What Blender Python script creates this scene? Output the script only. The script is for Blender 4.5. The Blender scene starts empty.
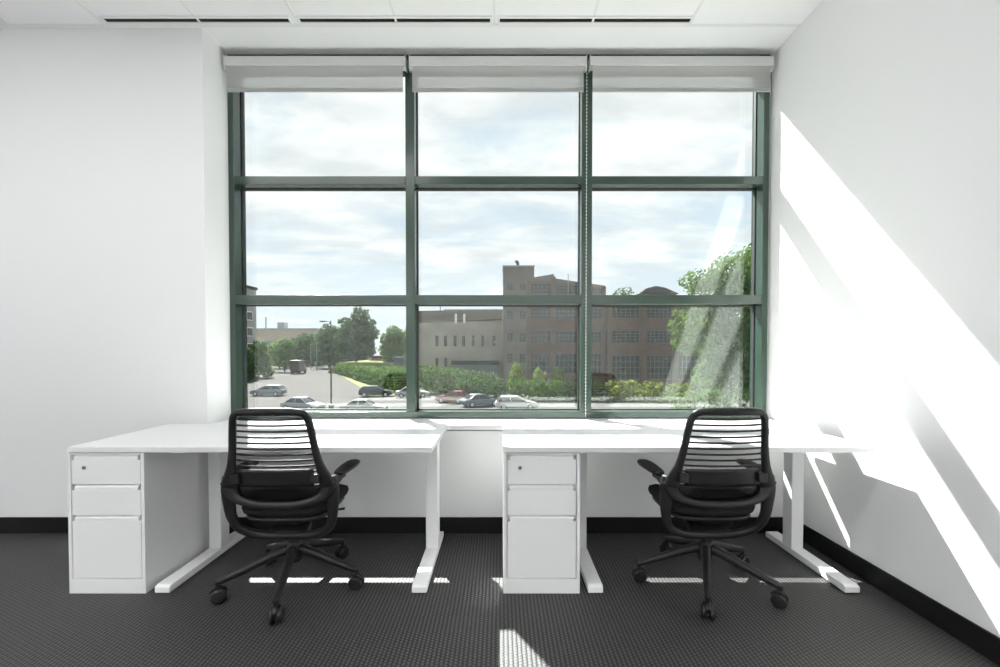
import bpy, bmesh, math, random
from mathutils import Vector, Matrix
R = math.radians
COL = bpy.context.scene.collection
SC = bpy.context.scene

# ------------------------------------------------------------------ helpers
def srgb(r, g, b):
    f = lambda c: (c/255/12.92) if c/255 <= .04045 else ((c/255+.055)/1.055)**2.4
    return (f(r), f(g), f(b), 1)

def mat(name, rgb, rough=.5, spec=.5, metal=0, noise=None, bump=None):
    m = bpy.data.materials.new(name); m.use_nodes = True
    nt = m.node_tree; p = nt.nodes['Principled BSDF']
    p.inputs['Base Color'].default_value = rgb
    p.inputs['Roughness'].default_value = rough
    p.inputs['Specular IOR Level'].default_value = spec
    p.inputs['Metallic'].default_value = metal
    if noise:
        sc, amt = noise
        tc = nt.nodes.new('ShaderNodeTexCoord'); n = nt.nodes.new('ShaderNodeTexNoise')
        n.inputs['Scale'].default_value = sc; n.inputs['Detail'].default_value = 4
        nt.links.new(tc.outputs['Object'], n.inputs['Vector'])
        r = nt.nodes.new('ShaderNodeValToRGB')
        a = [max(0, c*(1-amt)) for c in rgb[:3]]+[1]; b = [min(1, c*(1+amt)) for c in rgb[:3]]+[1]
        r.color_ramp.elements[0].position = .3; r.color_ramp.elements[1].position = .7
        r.color_ramp.elements[0].color = a; r.color_ramp.elements[1].color = b
        nt.links.new(n.outputs['Fac'], r.inputs['Fac']); nt.links.new(r.outputs['Color'], p.inputs['Base Color'])
    if bump:
        sc, st = bump
        tc = nt.nodes.new('ShaderNodeTexCoord'); n = nt.nodes.new('ShaderNodeTexNoise')
        n.inputs['Scale'].default_value = sc; n.inputs['Detail'].default_value = 3
        nt.links.new(tc.outputs['Object'], n.inputs['Vector'])
        bp = nt.nodes.new('ShaderNodeBump'); bp.inputs['Strength'].default_value = st; bp.inputs['Distance'].default_value = .002
        nt.links.new(n.outputs['Fac'], bp.inputs['Height']); nt.links.new(bp.outputs['Normal'], p.inputs['Normal'])
    return m

class MB:
    """collects shapes and links them as one mesh object"""
    def __init__(s): s.v = []; s.f = []
    def add(s, vs, fs):
        o = len(s.v); s.v += [tuple(v) for v in vs]; s.f += [tuple(i+o for i in f) for f in fs]; return s
    def box(s, x0, x1, y0, y1, z0, z1):
        vs = [(x, y, z) for z in (z0, z1) for y in (y0, y1) for x in (x0, x1)]
        return s.add(vs, [(0,2,3,1),(4,5,7,6),(0,1,5,4),(2,6,7,3),(0,4,6,2),(1,3,7,5)])
    def hexa(s, lo, hi):   # two quads, bottom and top, same winding (counter-clockwise from above)
        return s.add(list(lo)+list(hi), [(3,2,1,0),(4,5,6,7),(0,1,5,4),(1,2,6,5),(2,3,7,6),(3,0,4,7)])
    def prism(s, prof, a, b, axis='x'):   # profile polygon extruded along an axis
        n = len(prof); vs = []
        for t in (a, b):
            for (p, q) in prof:
                vs.append({'x': (t, p, q), 'y': (p, t, q), 'z': (p, q, t)}[axis])
        fs = [tuple(range(n))[::-1], tuple(range(n, 2*n))]
        fs += [(i, (i+1) % n, n+(i+1) % n, n+i) for i in range(n)]
        return s.add(vs, fs)
    def lathe(s, prof, n=20, c=(0,0,0), axis='z'):
        vs = []; fs = []; m = len(prof)
        for k in range(n):
            a = 2*math.pi*k/n; ca, sa = math.cos(a), math.sin(a)
            for (r, h) in prof:
                p = {'z': (r*ca, r*sa, h), 'x': (h, r*ca, r*sa), 'y': (r*ca, h, r*sa)}[axis]
                vs.append((p[0]+c[0], p[1]+c[1], p[2]+c[2]))
        for k in range(n):
            k2 = (k+1) % n
            for j in range(m-1): fs.append((k*m+j, k2*m+j, k2*m+j+1, k*m+j+1))
        fs.append(tuple(k*m for k in range(n))[::-1]); fs.append(tuple(k*m+m-1 for k in range(n)))
        return s.add(vs, fs)
    def sweep(s, pts, ws, ts, up=(0,1,0), n=10, e=2.6):
        """superellipse section: half-width ws in the plane across 'up', half-thickness ts along 'up'"""
        pts = [Vector(p) for p in pts]; up = Vector(up); vs = []; fs = []; m = len(pts)
        for i, p in enumerate(pts):
            t = (pts[min(i+1, m-1)]-pts[max(i-1, 0)]).normalized()
            u = (up - t*up.dot(t)).normalized(); w = t.cross(u)
            W = ws[i] if isinstance(ws, (list, tuple)) else ws; T = ts[i] if isinstance(ts, (list, tuple)) else ts
            for k in range(n):
                a = 2*math.pi*k/n; ca, sa = math.cos(a), math.sin(a)
                vs.append(p + w*W*math.copysign(abs(ca)**(2/e), ca) + u*T*math.copysign(abs(sa)**(2/e), sa))
        for i in range(m-1):
            for k in range(n): fs.append((i*n+k, i*n+(k+1) % n, (i+1)*n+(k+1) % n, (i+1)*n+k))
        fs.append(tuple(range(n))[::-1]); fs.append(tuple(range((m-1)*n, m*n)))
        return s.add(vs, fs)
    def build(s, name, m, parent=None, smooth=False, bevel=0, seg=2, loc=None, sub=0):
        me = bpy.data.meshes.new(name); me.from_pydata(s.v, [], s.f); me.update()
        bm = bmesh.new(); bm.from_mesh(me)
        bmesh.ops.recalc_face_normals(bm, faces=bm.faces); bm.to_mesh(me); bm.free()
        me.materials.append(m)
        o = bpy.data.objects.new(name, me); COL.objects.link(o)
        if parent: o.parent = parent
        if loc: o.location = loc
        if bevel:
            b = o.modifiers.new('bevel', 'BEVEL'); b.width = bevel; b.segments = seg; b.limit_method = 'ANGLE'; b.angle_limit = R(35)
        if sub:
            q = o.modifiers.new('sub', 'SUBSURF'); q.levels = sub; q.render_levels = sub
        if smooth:
            for p in me.polygons: p.use_smooth = True
        return o

def spline(pts, k=6):
    """Catmull-Rom through tuples of any length"""
    out = []; n = len(pts)
    for i in range(n-1):
        p0, p1, p2, p3 = pts[max(i-1,0)], pts[i], pts[i+1], pts[min(i+2,n-1)]
        for j in range(k):
            t = j/k
            out.append(tuple(.5*((2*b)+(c-a)*t+(2*a-5*b+4*c-d)*t*t+(-a+3*b-3*c+d)*t**3) for a, b, c, d in zip(p0,p1,p2,p3)))
    out.append(tuple(pts[-1])); return out

def tag(o, label=None, cat=None, group=None, kind=None):
    if label: o['label'] = label
    if cat: o['category'] = cat
    if group: o['group'] = group
    if kind: o['kind'] = kind
    return o
def thing(name, label, cat, loc=(0,0,0), rz=0, group=None):
    o = bpy.data.objects.new(name, None); COL.objects.link(o); o.empty_display_size = .1
    o.location = loc; o.rotation_euler = (0,0,rz)
    return tag(o, label, cat, group)
def struct(o, label=None): return tag(o, label, None, None, 'structure')
def dup(o, parent=None):
    c = o.copy(); COL.objects.link(c)
    if parent: c.parent = parent
    for ch in list(o.children): dup(ch, c)
    return c

# ------------------------------------------------------------------ materials
PAINT = mat('white_wall_paint', (.86,.86,.86,1), .55, .3, bump=(180, .05))
CEIL = mat('ceiling_tile_white', (.92,.92,.92,1), .8, .1, bump=(260, .25))
GRID = mat('ceiling_grid_white', (.83,.83,.82,1), .5, .3)
BASE = mat('black_rubber', (.006,.006,.006,1), .55, .25)
SILL = mat('white_sill', (.82,.82,.82,1), .35, .4)
LAM = mat('white_laminate', (.78,.78,.78,1), .38, .4)
STEEL = mat('white_powder_coated_steel', (.86,.86,.86,1), .42, .4, bump=(900, .04))
DARKGAP = mat('dark_interior', (.02,.02,.02,1), .8, .1)
CHROME = mat('lock_metal', (.35,.35,.35,1), .3, .5, 1)
GREEN = mat('green_painted_aluminium', srgb(44, 63, 53), .24, .6)
GASKET = mat('dark_gasket', (.03,.03,.035,1), .6, .3)
ALU = mat('white_aluminium', (.62,.62,.61,1), .4, .4)
BLACK = mat('black_plastic', (.011,.011,.0115,1), .44, .35, bump=(600, .05))
BLACKG = mat('black_soft_plastic', (.009,.009,.009,1), .40, .4)
FABRIC = mat('black_fabric', (.014,.014,.015,1), .9, .15, bump=(900, .5))

def carpet_mat():
    m = bpy.data.materials.new('woven_carpet'); m.use_nodes = True; nt = m.node_tree; N = nt.nodes; L = nt.links
    p = N['Principled BSDF']; tc = N.new('ShaderNodeTexCoord'); sx = N.new('ShaderNodeSeparateXYZ')
    L.new(tc.outputs['Object'], sx.inputs[0])
    def mth(op, a, b=None):
        n = N.new('ShaderNodeMath'); n.operation = op
        for i, q in enumerate((a, b)):
            if q is None: continue
            if isinstance(q, (int, float)): n.inputs[i].default_value = q
            else: L.new(q, n.inputs[i])
        return n.outputs[0]
    wob = N.new('ShaderNodeTexNoise'); wob.inputs['Scale'].default_value = 60; L.new(tc.outputs['Object'], wob.inputs['Vector'])
    w = mth('MULTIPLY', mth('SUBTRACT', wob.outputs['Fac'], .5), .005)
    u = mth('DIVIDE', mth('ADD', sx.outputs['X'], w), .0180)
    cell = mth('FLOOR', u); fu = mth('FRACT', u)
    col = mth('SINE', mth('MULTIPLY', fu, math.pi))
    v = mth('ADD', mth('DIVIDE', mth('ADD', sx.outputs['Y'], w), .0165), mth('MULTIPLY', cell, .5))
    row = mth('SINE', mth('MULTIPLY', mth('FRACT', v), math.pi))
    h = mth('MULTIPLY', mth('POWER', col, 1.2), mth('ADD', mth('MULTIPLY', row, .75), .25))
    fine = N.new('ShaderNodeTexNoise'); fine.inputs['Scale'].default_value = 420; fine.inputs['Detail'].default_value = 3
    L.new(tc.outputs['Object'], fine.inputs['Vector'])
    h2 = mth('MULTIPLY', h, mth('ADD', mth('MULTIPLY', fine.outputs['Fac'], 1.0), .5))
    r = N.new('ShaderNodeValToRGB'); e = r.color_ramp.elements
    e[0].position = .18; e[0].color = (.004,.004,.0043,1); e[1].position = .9; e[1].color = (.074,.073,.072,1)
    L.new(h2, r.inputs['Fac']); L.new(r.outputs['Color'], p.inputs['Base Color'])
    p.inputs['Roughness'].default_value = .58; p.inputs['Specular IOR Level'].default_value = .5
    b = N.new('ShaderNodeBump'); b.inputs['Strength'].default_value = .35; b.inputs['Distance'].default_value = .004
    L.new(h, b.inputs['Height']); L.new(b.outputs['Normal'], p.inputs['Normal'])
    return m
CARPET = carpet_mat()

def glass_mat():
    m = bpy.data.materials.new('window_glass'); m.use_nodes = True; nt = m.node_tree; N = nt.nodes; L = nt.links
    N.remove(N['Principled BSDF']); out = N['Material Output']
    t = N.new('ShaderNodeBsdfTransparent'); t.inputs['Color'].default_value = (.965,.985,.975,1)
    g = N.new('ShaderNodeBsdfGlossy'); g.inputs['Roughness'].default_value = 0; g.inputs['Color'].default_value = (.93,1,.96,1)
    lw = N.new('ShaderNodeLayerWeight'); lw.inputs['Blend'].default_value = .5
    pw = N.new('ShaderNodeMath'); pw.operation = 'POWER'; pw.inputs[1].default_value = 5; L.new(lw.outputs['Facing'], pw.inputs[0])
    ma = N.new('ShaderNodeMath'); ma.operation = 'MULTIPLY_ADD'; ma.inputs[1].default_value = .85; ma.inputs[2].default_value = .058
    L.new(pw.outputs[0], ma.inputs[0])
    mx = N.new('ShaderNodeMixShader'); L.new(ma.outputs[0], mx.inputs['Fac']); L.new(t.outputs[0], mx.inputs[1]); L.new(g.outputs[0], mx.inputs[2])
    L.new(mx.outputs[0], out.inputs['Surface'])
    return m
GLASS = glass_mat()

def screen_mat(name, rgb, open_, transl):
    m = bpy.data.materials.new(name); m.use_nodes = True; nt = m.node_tree; N = nt.nodes; L = nt.links
    N.remove(N['Principled BSDF']); out = N['Material Output']
    d = N.new('ShaderNodeBsdfDiffuse'); d.inputs['Color'].default_value = rgb
    tl = N.new('ShaderNodeBsdfTranslucent'); tl.inputs['Color'].default_value = rgb
    t = N.new('ShaderNodeBsdfTransparent')
    a = N.new('ShaderNodeMixShader'); a.inputs['Fac'].default_value = transl; L.new(d.outputs[0], a.inputs[1]); L.new(tl.outputs[0], a.inputs[2])
    b = N.new('ShaderNodeMixShader'); b.inputs['Fac'].default_value = open_; L.new(a.outputs[0], b.inputs[1]); L.new(t.outputs[0], b.inputs[2])
    L.new(b.outputs[0], out.inputs['Surface'])
    return m
SHADE = screen_mat('roller_shade_fabric', (.64,.64,.62,1), .42, .35)
HEM = screen_mat('shade_hem_fabric', (.50,.50,.48,1), .03, .30)
KNIT = screen_mat('sheer_black_knit', (.02,.02,.02,1), .80, .3)

# ------------------------------------------------------------------ the room
RX, BY, CZ = 1.907, 2.9865, 3.2574      # right wall, back wall, ceiling
LX, FY = -4.6, -2.6                      # left wall, rear wall behind the camera
struct(MB().box(LX-.15, RX+.15, FY, BY+.3, -.12, 0).build('floor', CARPET))
w = MB()
w.box(LX-.15, -RX, BY, 3.44, 0, CZ+.3).box(LX-.15, -RX-.10, 3.44, 3.56, 0, CZ+.3)                 # left of the window, with the reveal
w.box(-RX, RX, BY, 3.56, 0, .668)                      # under the sill
w.box(-RX, RX, 3.44, 3.56, .668, .71)
w.box(-RX, RX+.15, 3.30, 3.44, CZ+.002, CZ+.3).box(-RX, RX+.15, 3.44, 3.56, CZ+.05, CZ+.3)         # head
struct(w.build('wall_back', PAINT))
struct(MB().box(RX, RX+.15, FY, 3.44, 0, CZ+.3).box(RX+.05, RX+.15, 3.44, 3.56, 0, CZ+.3).build('wall_right', PAINT))
struct(MB().box(LX-.15, LX, FY, BY, 0, CZ+.3).build('wall_left', PAINT))
struct(MB().box(LX-.15, RX+.15, FY-.15, FY, 0, CZ+.3).build('wall_rear', PAINT))
S0, S1 = FY+.50, FY+.72                    # open slot for the added fill strips
c = MB().box(LX-.15, RX, S1, BY-.03, CZ+.002, CZ+.12).box(LX-.15, RX, FY, S0, CZ+.002, CZ+.12)
c.box(-RX, RX, BY-.03, 3.30, CZ, CZ+.12)
c.box(LX, -RX, BY-.03, BY, CZ, CZ+.12)
struct(c.build('ceiling', CEIL))
g = MB()
for k in range(-8, 3):
    x = -.035+.617*k
    if LX < x < RX: g.box(x-.007, x+.007, S1, BY-.035, CZ-.0022, CZ+.004)
for k in range(1, 10):
    y = 2.885-.617*k*2
    if y > S1: g.box(LX, RX, y-.007, y+.007, CZ-.0020, CZ+.004)
struct(g.build('trim_1', GRID))
struct(MB().box(LX, RX, BY-.036, BY-.014, CZ-.004, CZ+.004).build('trim_2', GRID))
struct(MB().box(LX, RX-.012, BY-.012, BY, 0, .104).build('baseboard_back', BASE, bevel=.003))
struct(MB().box(RX-.012, RX, FY, BY, 0, .104).build('baseboard_right', BASE, bevel=.003))
struct(MB().box(LX, LX+.012, FY, BY-.012, 0, .104).build('baseboard_left', BASE, bevel=.003))
struct(MB().box(-RX, RX, BY-.008, 3.262, .674, .7075).build('trim_3', SILL, bevel=.003), 'white window sill board')

# window_1: green frame, mullions, transoms, nine panes
win = bpy.data.objects.new('window_1', None); COL.objects.link(win); struct(win)
YF, YG = 3.25, 3.375
zb = [.7075, .757, 1.5182, 1.5815, 2.3584, 2.4141, 3.188, CZ]
xl, xr = -1.906, 1.888
mull = [(-.663, -.600), (.573, .647)]
f = MB()
f.box(xl, xl+.038, YF, 3.402, zb[0], CZ).box(xr-.040, xr, YF, 3.402, zb[0], CZ)
f.box(xl+.038, xr-.040, YF, 3.402, zb[0], zb[1]).box(xl+.038, xr-.040, YF, 3.402, zb[6], CZ)
f.build('window_frame', GREEN, win, bevel=.002)
f = MB().box(xr, RX, YF+.02, 3.402, zb[0], CZ); f.build('jamb_filler', ALU, win)
for a, b in mull: MB().box(a, b, YF, 3.402, zb[1], zb[6]).build('mullion', GREEN, win, bevel=.002)
cols = [(xl+.038, mull[0][0]), (mull[0][1], mull[1][0]), (mull[1][1], xr-.040)]
rows = [(zb[1], zb[2]), (zb[3], zb[4]), (zb[5], zb[6])]
for z0, z1 in ((zb[2], zb[3]), (zb[4], zb[5])):
    for x0, x1 in cols: MB().box(x0, x1, YF+.002, 3.402, z0, z1).build('transom', GREEN, win, bevel=.002)
for x0, x1 in cols:
    for z0, z1 in rows:
        MB().box(x0, x1, YG, YG+.024, z0, z1).build('glass_pane', GLASS, win)
        k = MB(); t = .006
        k.box(x0, x0+t, YG-.03, YG-.002, z0, z1).box(x1-t, x1, YG-.03, YG-.002, z0, z1)
        k.box(x0+t, x1-t, YG-.03, YG-.002, z0, z0+t).box(x0+t, x1-t, YG-.03, YG-.002, z1-t, z1)
        k.build('gasket', GASKET, win)

# roller blinds
def blind(x0, x1, label, chain):
    t = thing('roller_blind', label, 'blind', ((x0+x1)/2, 3.17, 3.135), 0, 'roller blinds at the window head')
    h = (x1-x0)/2
    prof = [(0,0),(.002,.062),(.018,.064),(.07,.064),(.07,0)]
    MB().prism(prof, -h+.004, h-.004).build('headrail', ALU, t, bevel=.002)
    for s in (-1, 1):
        b = MB(); b.prism([(-.004,-.012),(-.004,.066),(.07,.066),(.07,-.012),(.03,-.03),(.01,-.03)], s*h-.002*s, s*h-.006*s)
        b.build('end_bracket', ALU, t, bevel=.001)
    MB().lathe([(.0,-h+.02),(.024,-h+.02),(.024,h-.02),(0,h-.02)], 20, (0,.035,.03), 'x').build('roller_tube', ALU, t, smooth=False)
    i = .022
    MB().box(-h+i, h-i, .010, .0114, -.155, .006).build('shade_fabric', SHADE, t)
    MB().box(-h+i, h-i, .004, .0175, -.176, -.152).build('hem_bar', HEM, t, bevel=.003)
    if chain:
        c = MB(); xx = .601-(x0+x1)/2
        for k in range(100):
            z = .02-k*.0243
            c.lathe([(.0003,-.006),(.0038,-.003),(.0038,.003),(.0003,.006)], 6, (xx, .05, z))
            c.box(xx-.0010, xx+.0010, .049, .051, z-.0243, z)
        c.build('bead_chain', ALU, t)
    return t
blind(-1.887, -.642, 'white roller blind raised over the left column of window panes', False)
blind(-.622, .594, 'white roller blind raised over the middle column of window panes', False)
blind(.611, 1.868, 'white roller blind raised over the right column of window panes, bead chain hanging', True)

# ceiling slot diffusers
for x0, x1, lab in ((-2.468, -1.318, 'black linear slot diffuser in the ceiling, left end of the row'),
                    (-1.250, -.062, 'black linear slot diffuser in the ceiling, middle one of the row'),
                    (-.002, 1.188, 'black linear slot diffuser in the ceiling, right end of the row, nearest the sunlit wall')):
    t = thing('slot_diffuser', lab, 'air vent', ((x0+x1)/2, 2.918, CZ), 0, 'slot diffusers along the window')
    h = (x1-x0)/2; z0, z1 = -.006, .0015
    fr = MB().box(-h-.012, h+.012, -.040, -.022, z0, z1).box(-h-.012, h+.012, .012, .034, z0, z1)
    fr.box(-h-.012, -h, -.022, .012, z0, z1).box(h, h+.012, -.022, .012, z0, z1)
    fr.build('frame', GRID, t, bevel=.001)
    MB().box(-h, h, -.022, .012, -.001, .0015).build('slot', BASE, t)

# fill light added to brighten the room: unseen troffer-shaped panels in the ceiling
FILL = bpy.data.materials.new('fill_panel_glow'); FILL.use_nodes = True
FILL.node_tree.nodes['Principled BSDF'].inputs['Emission Color'].default_value = (.985, .99, 1, 1)
FILL.node_tree.nodes['Principled BSDF'].inputs['Emission Strength'].default_value = 15
for k, lab in enumerate(('added fill light panel in the unseen ceiling, nearest the left wall', 'added fill light panel in the unseen ceiling, on the left desk side', 'added fill light panel in the unseen ceiling, left of the room centre')):
    t = thing('fill_panel', lab, 'fill light', (-3.837+1.234*k, 1.08, CZ), 0, 'added fill panels in the ceiling')
    fr = MB().box(-.60, .60, -.165, -.148, -.008, .001).box(-.60, .60, .148, .165, -.008, .001).box(-.60, -.583, -.148, .148, -.008, .001).box(.583, .60, -.148, .148, -.008, .001)
    fr.build('frame', GRID, t, bevel=.001)
    MB().box(-.583, .583, -.148, .148, -.004, .0005).build('diffuser', FILL, t)

FILL2 = FILL.copy(); FILL2.name = 'fill_strip_glow'; FILL2.node_tree.nodes['Principled BSDF'].inputs['Emission Strength'].default_value = 88  # unseen strips added so the rear wall bounces frontal fill light
for k, lab in enumerate(('added unseen fill strip by the rear wall, left end', 'added unseen fill strip by the rear wall, middle', 'added unseen fill strip by the rear wall, right end')):
    x0 = LX+(RX-LX)/3*k; x1 = x0+(RX-LX)/3
    t = thing('fill_strip', lab, 'fill light', ((x0+x1)/2, (S0+S1)/2, CZ), 0, 'added fill strips along the rear wall')
    h = (x1-x0)/2-.004; q = (S1-S0)/2-.001
    hs_ = MB().box(-h, h, -q, -q+.006, .0, .13).box(-h, h, q-.006, q, .0, .13).box(-h, h, -q, q, .124, .13).box(-h, -h+.006, -q, q, 0, .13).box(h-.006, h, -q, q, 0, .13)
    hs_.build('housing', BASE, t)
    MB().box(-h+.008, h-.008, -q+.008, q-.008, .108, .122).build('lens', FILL2, t)

# ------------------------------------------------------------------ desks and pedestals
DZ0, DZ1, DY0, DY1 = .697, .7245, 2.236, 2.926
def desk(x0, x1, legs, label):
    t = thing('desk', label, 'desk', ((x0+x1)/2, (DY0+DY1)/2, 0), 0, 'white desks under the window')
    cx, cy = t.location.x, t.location.y
    MB().box(x0-cx, x1-cx, DY0-cy, DY1-cy, DZ0, DZ1).build('worktop', LAM, t, bevel=.002)
    fl, fr_ = legs
    MB().box(fl+.04-cx, fr_-.04-cx, 2.70-cy, 2.74-cy, DZ0-.05, DZ0-.001).build('cross_rail', STEEL, t, bevel=.003)
    for lx in legs:
        l = MB(); a, b = lx-.035-cx, lx+.035-cx
        l.box(a, b, 2.66-cy, 2.745-cy, .039, DZ0-.03)
        lg = l.build('leg', STEEL, t, bevel=.004)
        f = MB().prism([(2.238-cy,0.004),(2.238-cy,.032),(2.256-cy,.040),(2.91-cy,.040),(2.918-cy,.032),(2.918-cy,.004)], a-.002, b+.002)
        f.build('foot', STEEL, lg, bevel=.003)
        MB().box(a-.0, b+.0, DY0+.12-cy, DY1-.08-cy, DZ0-.031, DZ0-.001).build('top_bracket', STEEL, lg, bevel=.003)
        for yy in (2.28, 2.88): MB().lathe([(.018,0),(.018,.005)], 14, ((a+b)/2, yy-cy, 0)).build('glide', BLACK, lg)
    return t
desk(-2.113, -.332, (-1.661, -.397), 'white desk left of the gap, its left end over a drawer pedestal')
desk(.0146, 1.827, (.470, 1.733), 'white desk right of the gap, beside the sunlit wall')

def pedestal(x0, label):
    W, D, Hh = .376, .50, .6935
    t = thing('drawer_pedestal', label, 'drawer unit', (x0+W/2, 2.24, 0), 0, 'drawer pedestals under the desks')
    h = W/2; th = .016
    b = MB().box(-h, -h+th, 0, D, .0, Hh).box(h-th, h, 0, D, .0, Hh).box(-h+th, h-th, D-.012, D, .0, Hh)
    b.box(-h+th, h-th, 0.0, D-.012, Hh-.008, Hh).box(-h+th, h-th, .0, D-.012, 0, .072)
    b.build('case', STEEL, t, bevel=.0015)
    bk = MB().box(-h+th, h-th, .034, .04, .072, Hh-.008); bk.build('inner_panel', GRID, t)
    z = [(.5395, .6835), (.387, .5355), (.076, .383)]
    for i, (a, c) in enumerate(z):
        gx = .004
        d = MB().prism([(.002,a),(.002,c-.026),(.033,c-.026),(.033,a)], -h+th+gx, h-th-gx)
        d.prism([(.002,c-.026),(.002,c-.010),(.003,c-.008),(.010,c-.002),(.010,c),(.033,c),(.033,c-.026)], -h+th+gx+.012, h-th-gx-.012)
        dr = d.build('drawer', STEEL, t, bevel=.0012)
        if i == 0:
            l = MB().lathe([(.001,-.004),(.0085,-.004),(.0095,-.001),(.0095,.004)], 18, (-h+.082, .002, a+.082), 'y'); l.build('lock', CHROME, dr)
            MB().box(-h+.0805, -h+.0835, -.0045, -.0038, a+.077, a+.087).build('keyhole', DARKGAP, dr)
    return t
pedestal(-2.1185, 'white three drawer pedestal under the left end of the left desk')
pedestal(.0165, 'white three drawer pedestal in the middle, beside the gap between the desks')

# ------------------------------------------------------------------ task chairs
def yback(z, x=0):           # rear surface of the backrest: leans back upward, wraps forward at the sides
    return -.262 - (z-.50)*.16 + .9*x*x
def make_chair():
    t = thing('office_chair', None, 'chair')
    # star base
    b = MB().lathe([(.004,.125),(.034,.125),(.040,.145),(.040,.205),(.032,.225),(.004,.225)], 24)
    b.build('base_hub', BLACK, t, smooth=False, bevel=.003)
    MB().lathe([(.003,.22),(.026,.22),(.026,.28),(.017,.272),(.017,.335),(.003,.335)], 20).build('gas_column', BLACKG, t)
    for k in range(5):
        pts = spline([(.028,0,.190),(.10,0,.172),(.22,0,.132),(.315,0,.102),(.338,0,.098)], 4)
        n = len(pts)
        l = MB().sweep(pts, [.024-.010*i/(n-1) for i in range(n)], [.026-.014*i/(n-1) for i in range(n)], up=(0,0,1), n=10)
        lg = l.build('base_leg', BLACK, t, smooth=True); lg.rotation_euler.z = R(72*k)
        c = MB()
        for s in (-1, 1):
            c.lathe([(.004,s*.006),(.028,s*.006),(.0345,s*.011),(.0345,s*.022),(.028,s*.029),(.006,s*.030)], 20, (.330,0,.035), 'y')
        c.box(.317,.343,-.0065,.0065,.025,.070)
        ca = c.build('caster', BLACKG, lg, bevel=.001)
        MB().lathe([(.006,.058),(.011,.060),(.011,.102),(.006,.104)], 10, (.334,0,0)).build('caster_stem', BLACK, ca)
        hd = []
        for i in range(9):
            a = R(25+130*i/8); hd.append((.330+.039*math.cos(a), 0, .037+.039*math.sin(a)))
        MB().sweep(hd, .012, .0035, up=(0,0,1), n=8).build('caster_hood', BLACK, ca, smooth=True)
    # mechanism
    m = MB().hexa([(-.075,-.10,.325),(.075,-.10,.325),(.06,.13,.325),(-.06,.13,.325)], [(-.105,-.13,.395),(.105,-.13,.395),(.09,.17,.395),(-.09,.17,.395)])
    m.build('tilt_mechanism', BLACK, t, bevel=.012, seg=3)
    lv = MB().sweep([(.07,.03,.365),(.15,.03,.37),(.215,.035,.378)], [.005,.005,.011], [.005,.005,.006], up=(0,0,1), n=8); lv.build('lever', BLACKG, t, smooth=True)
    # seat: pan and cushion (rounded loft)
    def cushion(z0, z1, W, y0, y1, name, mt, crown):
        mb = MB(); nx, ny = 14, 14; vs = []; fs = []
        for lay in range(5):
            f = lay/4; inset = [.035,.006,0,.006,.035][lay]
            zz = z0+(z1-z0)*[0,.18,.5,.82,1][lay]; ring = []
            for k in range(36):
                a = 2*math.pi*k/36; ca, sa = math.cos(a), math.sin(a); e = 2/4.2
                x = (W-inset)*math.copysign(abs(ca)**e, ca); yy = (y0+y1)/2+((y1-y0)/2-inset)*math.copysign(abs(sa)**e, sa)
                drop = -.05*max(0,(yy-(y0+.75*(y1-y0)))/(.25*(y1-y0)))**2
                vs.append((x, yy, zz+drop+(crown*(x/W)**2)))
        for lay in range(4):
            for k in range(36): fs.append((lay*36+k, lay*36+(k+1)%36, (lay+1)*36+(k+1)%36, (lay+1)*36+k))
        cb = len(vs); vs.append((0,(y0+y1)/2,z0)); vs.append((0,(y0+y1)/2,z1-.002))
        for k in range(36): fs.append((cb, (k+1)%36, k)); fs.append((cb+1, 4*36+k, 4*36+(k+1)%36))
        return mb.add(vs, fs).build(name, mt, t, smooth=True)
    cushion(.395, .425, .200, -.215, .185, 'seat_pan', BLACK, .004)
    cushion(.418, .478, .219, -.225, .200, 'seat', FABRIC, .010)
    # back frame: arch, lower cross bar, and the loop that runs down and under the seat
    half = [(.232,.575),(.222,.62),(.206,.675),(.192,.745),(.182,.82),(.174,.875),(.166,.912),(.147,.934),(.105,.941),(.05,.942)]
    prof = [(-x,z) for x, z in half]+[(x,z) for x, z in half[::-1]]
    p3 = [(x*.965, yback(z,x*.965), z-.012 if z > .9 else z) for x, z in prof]
    wd = [.040,.030,.020,.0165,.016,.016,.016,.016,.017,.018]; wd = wd+wd[::-1]
    sp = spline([p+(w_,) for p, w_ in zip(p3, wd)], 5)
    fb = MB().sweep([q[:3] for q in sp], [q[3] for q in sp], .013, n=12)
    low = [(-.232,.60),(-.216,.548),(-.185,.518),(-.12,.500),(-.05,.494),(.05,.494),(.12,.500),(.185,.518),(.216,.548),(.232,.60)]
    wl = [.036,.032,.022,.018,.018,.018,.018,.022,.032,.036]
    sp = spline([(x, yback(z,x)+.004, z, w_) for (x, z), w_ in zip(low, wl)], 5)
    fb.sweep([q[:3] for q in sp], [q[3] for q in sp], .015, n=12)
    lp = [(-.228,-.218,.615,.032),(-.237,-.212,.56,.034),(-.238,-.205,.49,.028),(-.232,-.195,.42,.022),(-.205,-.175,.36,.020),(-.14,-.155,.325,.019),(-.05,-.145,.312,.019)]
    lp = lp+[(-a,b_,c_,d_) for a,b_,c_,d_ in lp[::-1]]
    sp = spline(lp, 5)
    fb.sweep([q[:3] for q in sp], [q[3] for q in sp], .018, n=12)
    fb.build('back_frame', BLACK, t, smooth=True)
    yoke = MB().hexa([(-.10,-.155,.300),(.10,-.155,.300),(.08,-.04,.325),(-.08,-.04,.325)], [(-.10,-.155,.332),(.10,-.155,.332),(.08,-.04,.372),(-.08,-.04,.372)])
    yoke.build('back_yoke', BLACK, t, bevel=.01, seg=3)
    # flexing slats across the back, and the sheer knit in front of them
    def hw(z):
        for (xa,za),(xb,zb_) in zip(half, half[1:]):
            if za <= z <= zb_: return (xa+(xb-xa)*(z-za)/(zb_-za))*.965-.008
        return .2
    def ys(z, x, w_): return yback(z, w_) - .030*(1-(x/w_)**2) + .012
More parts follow.
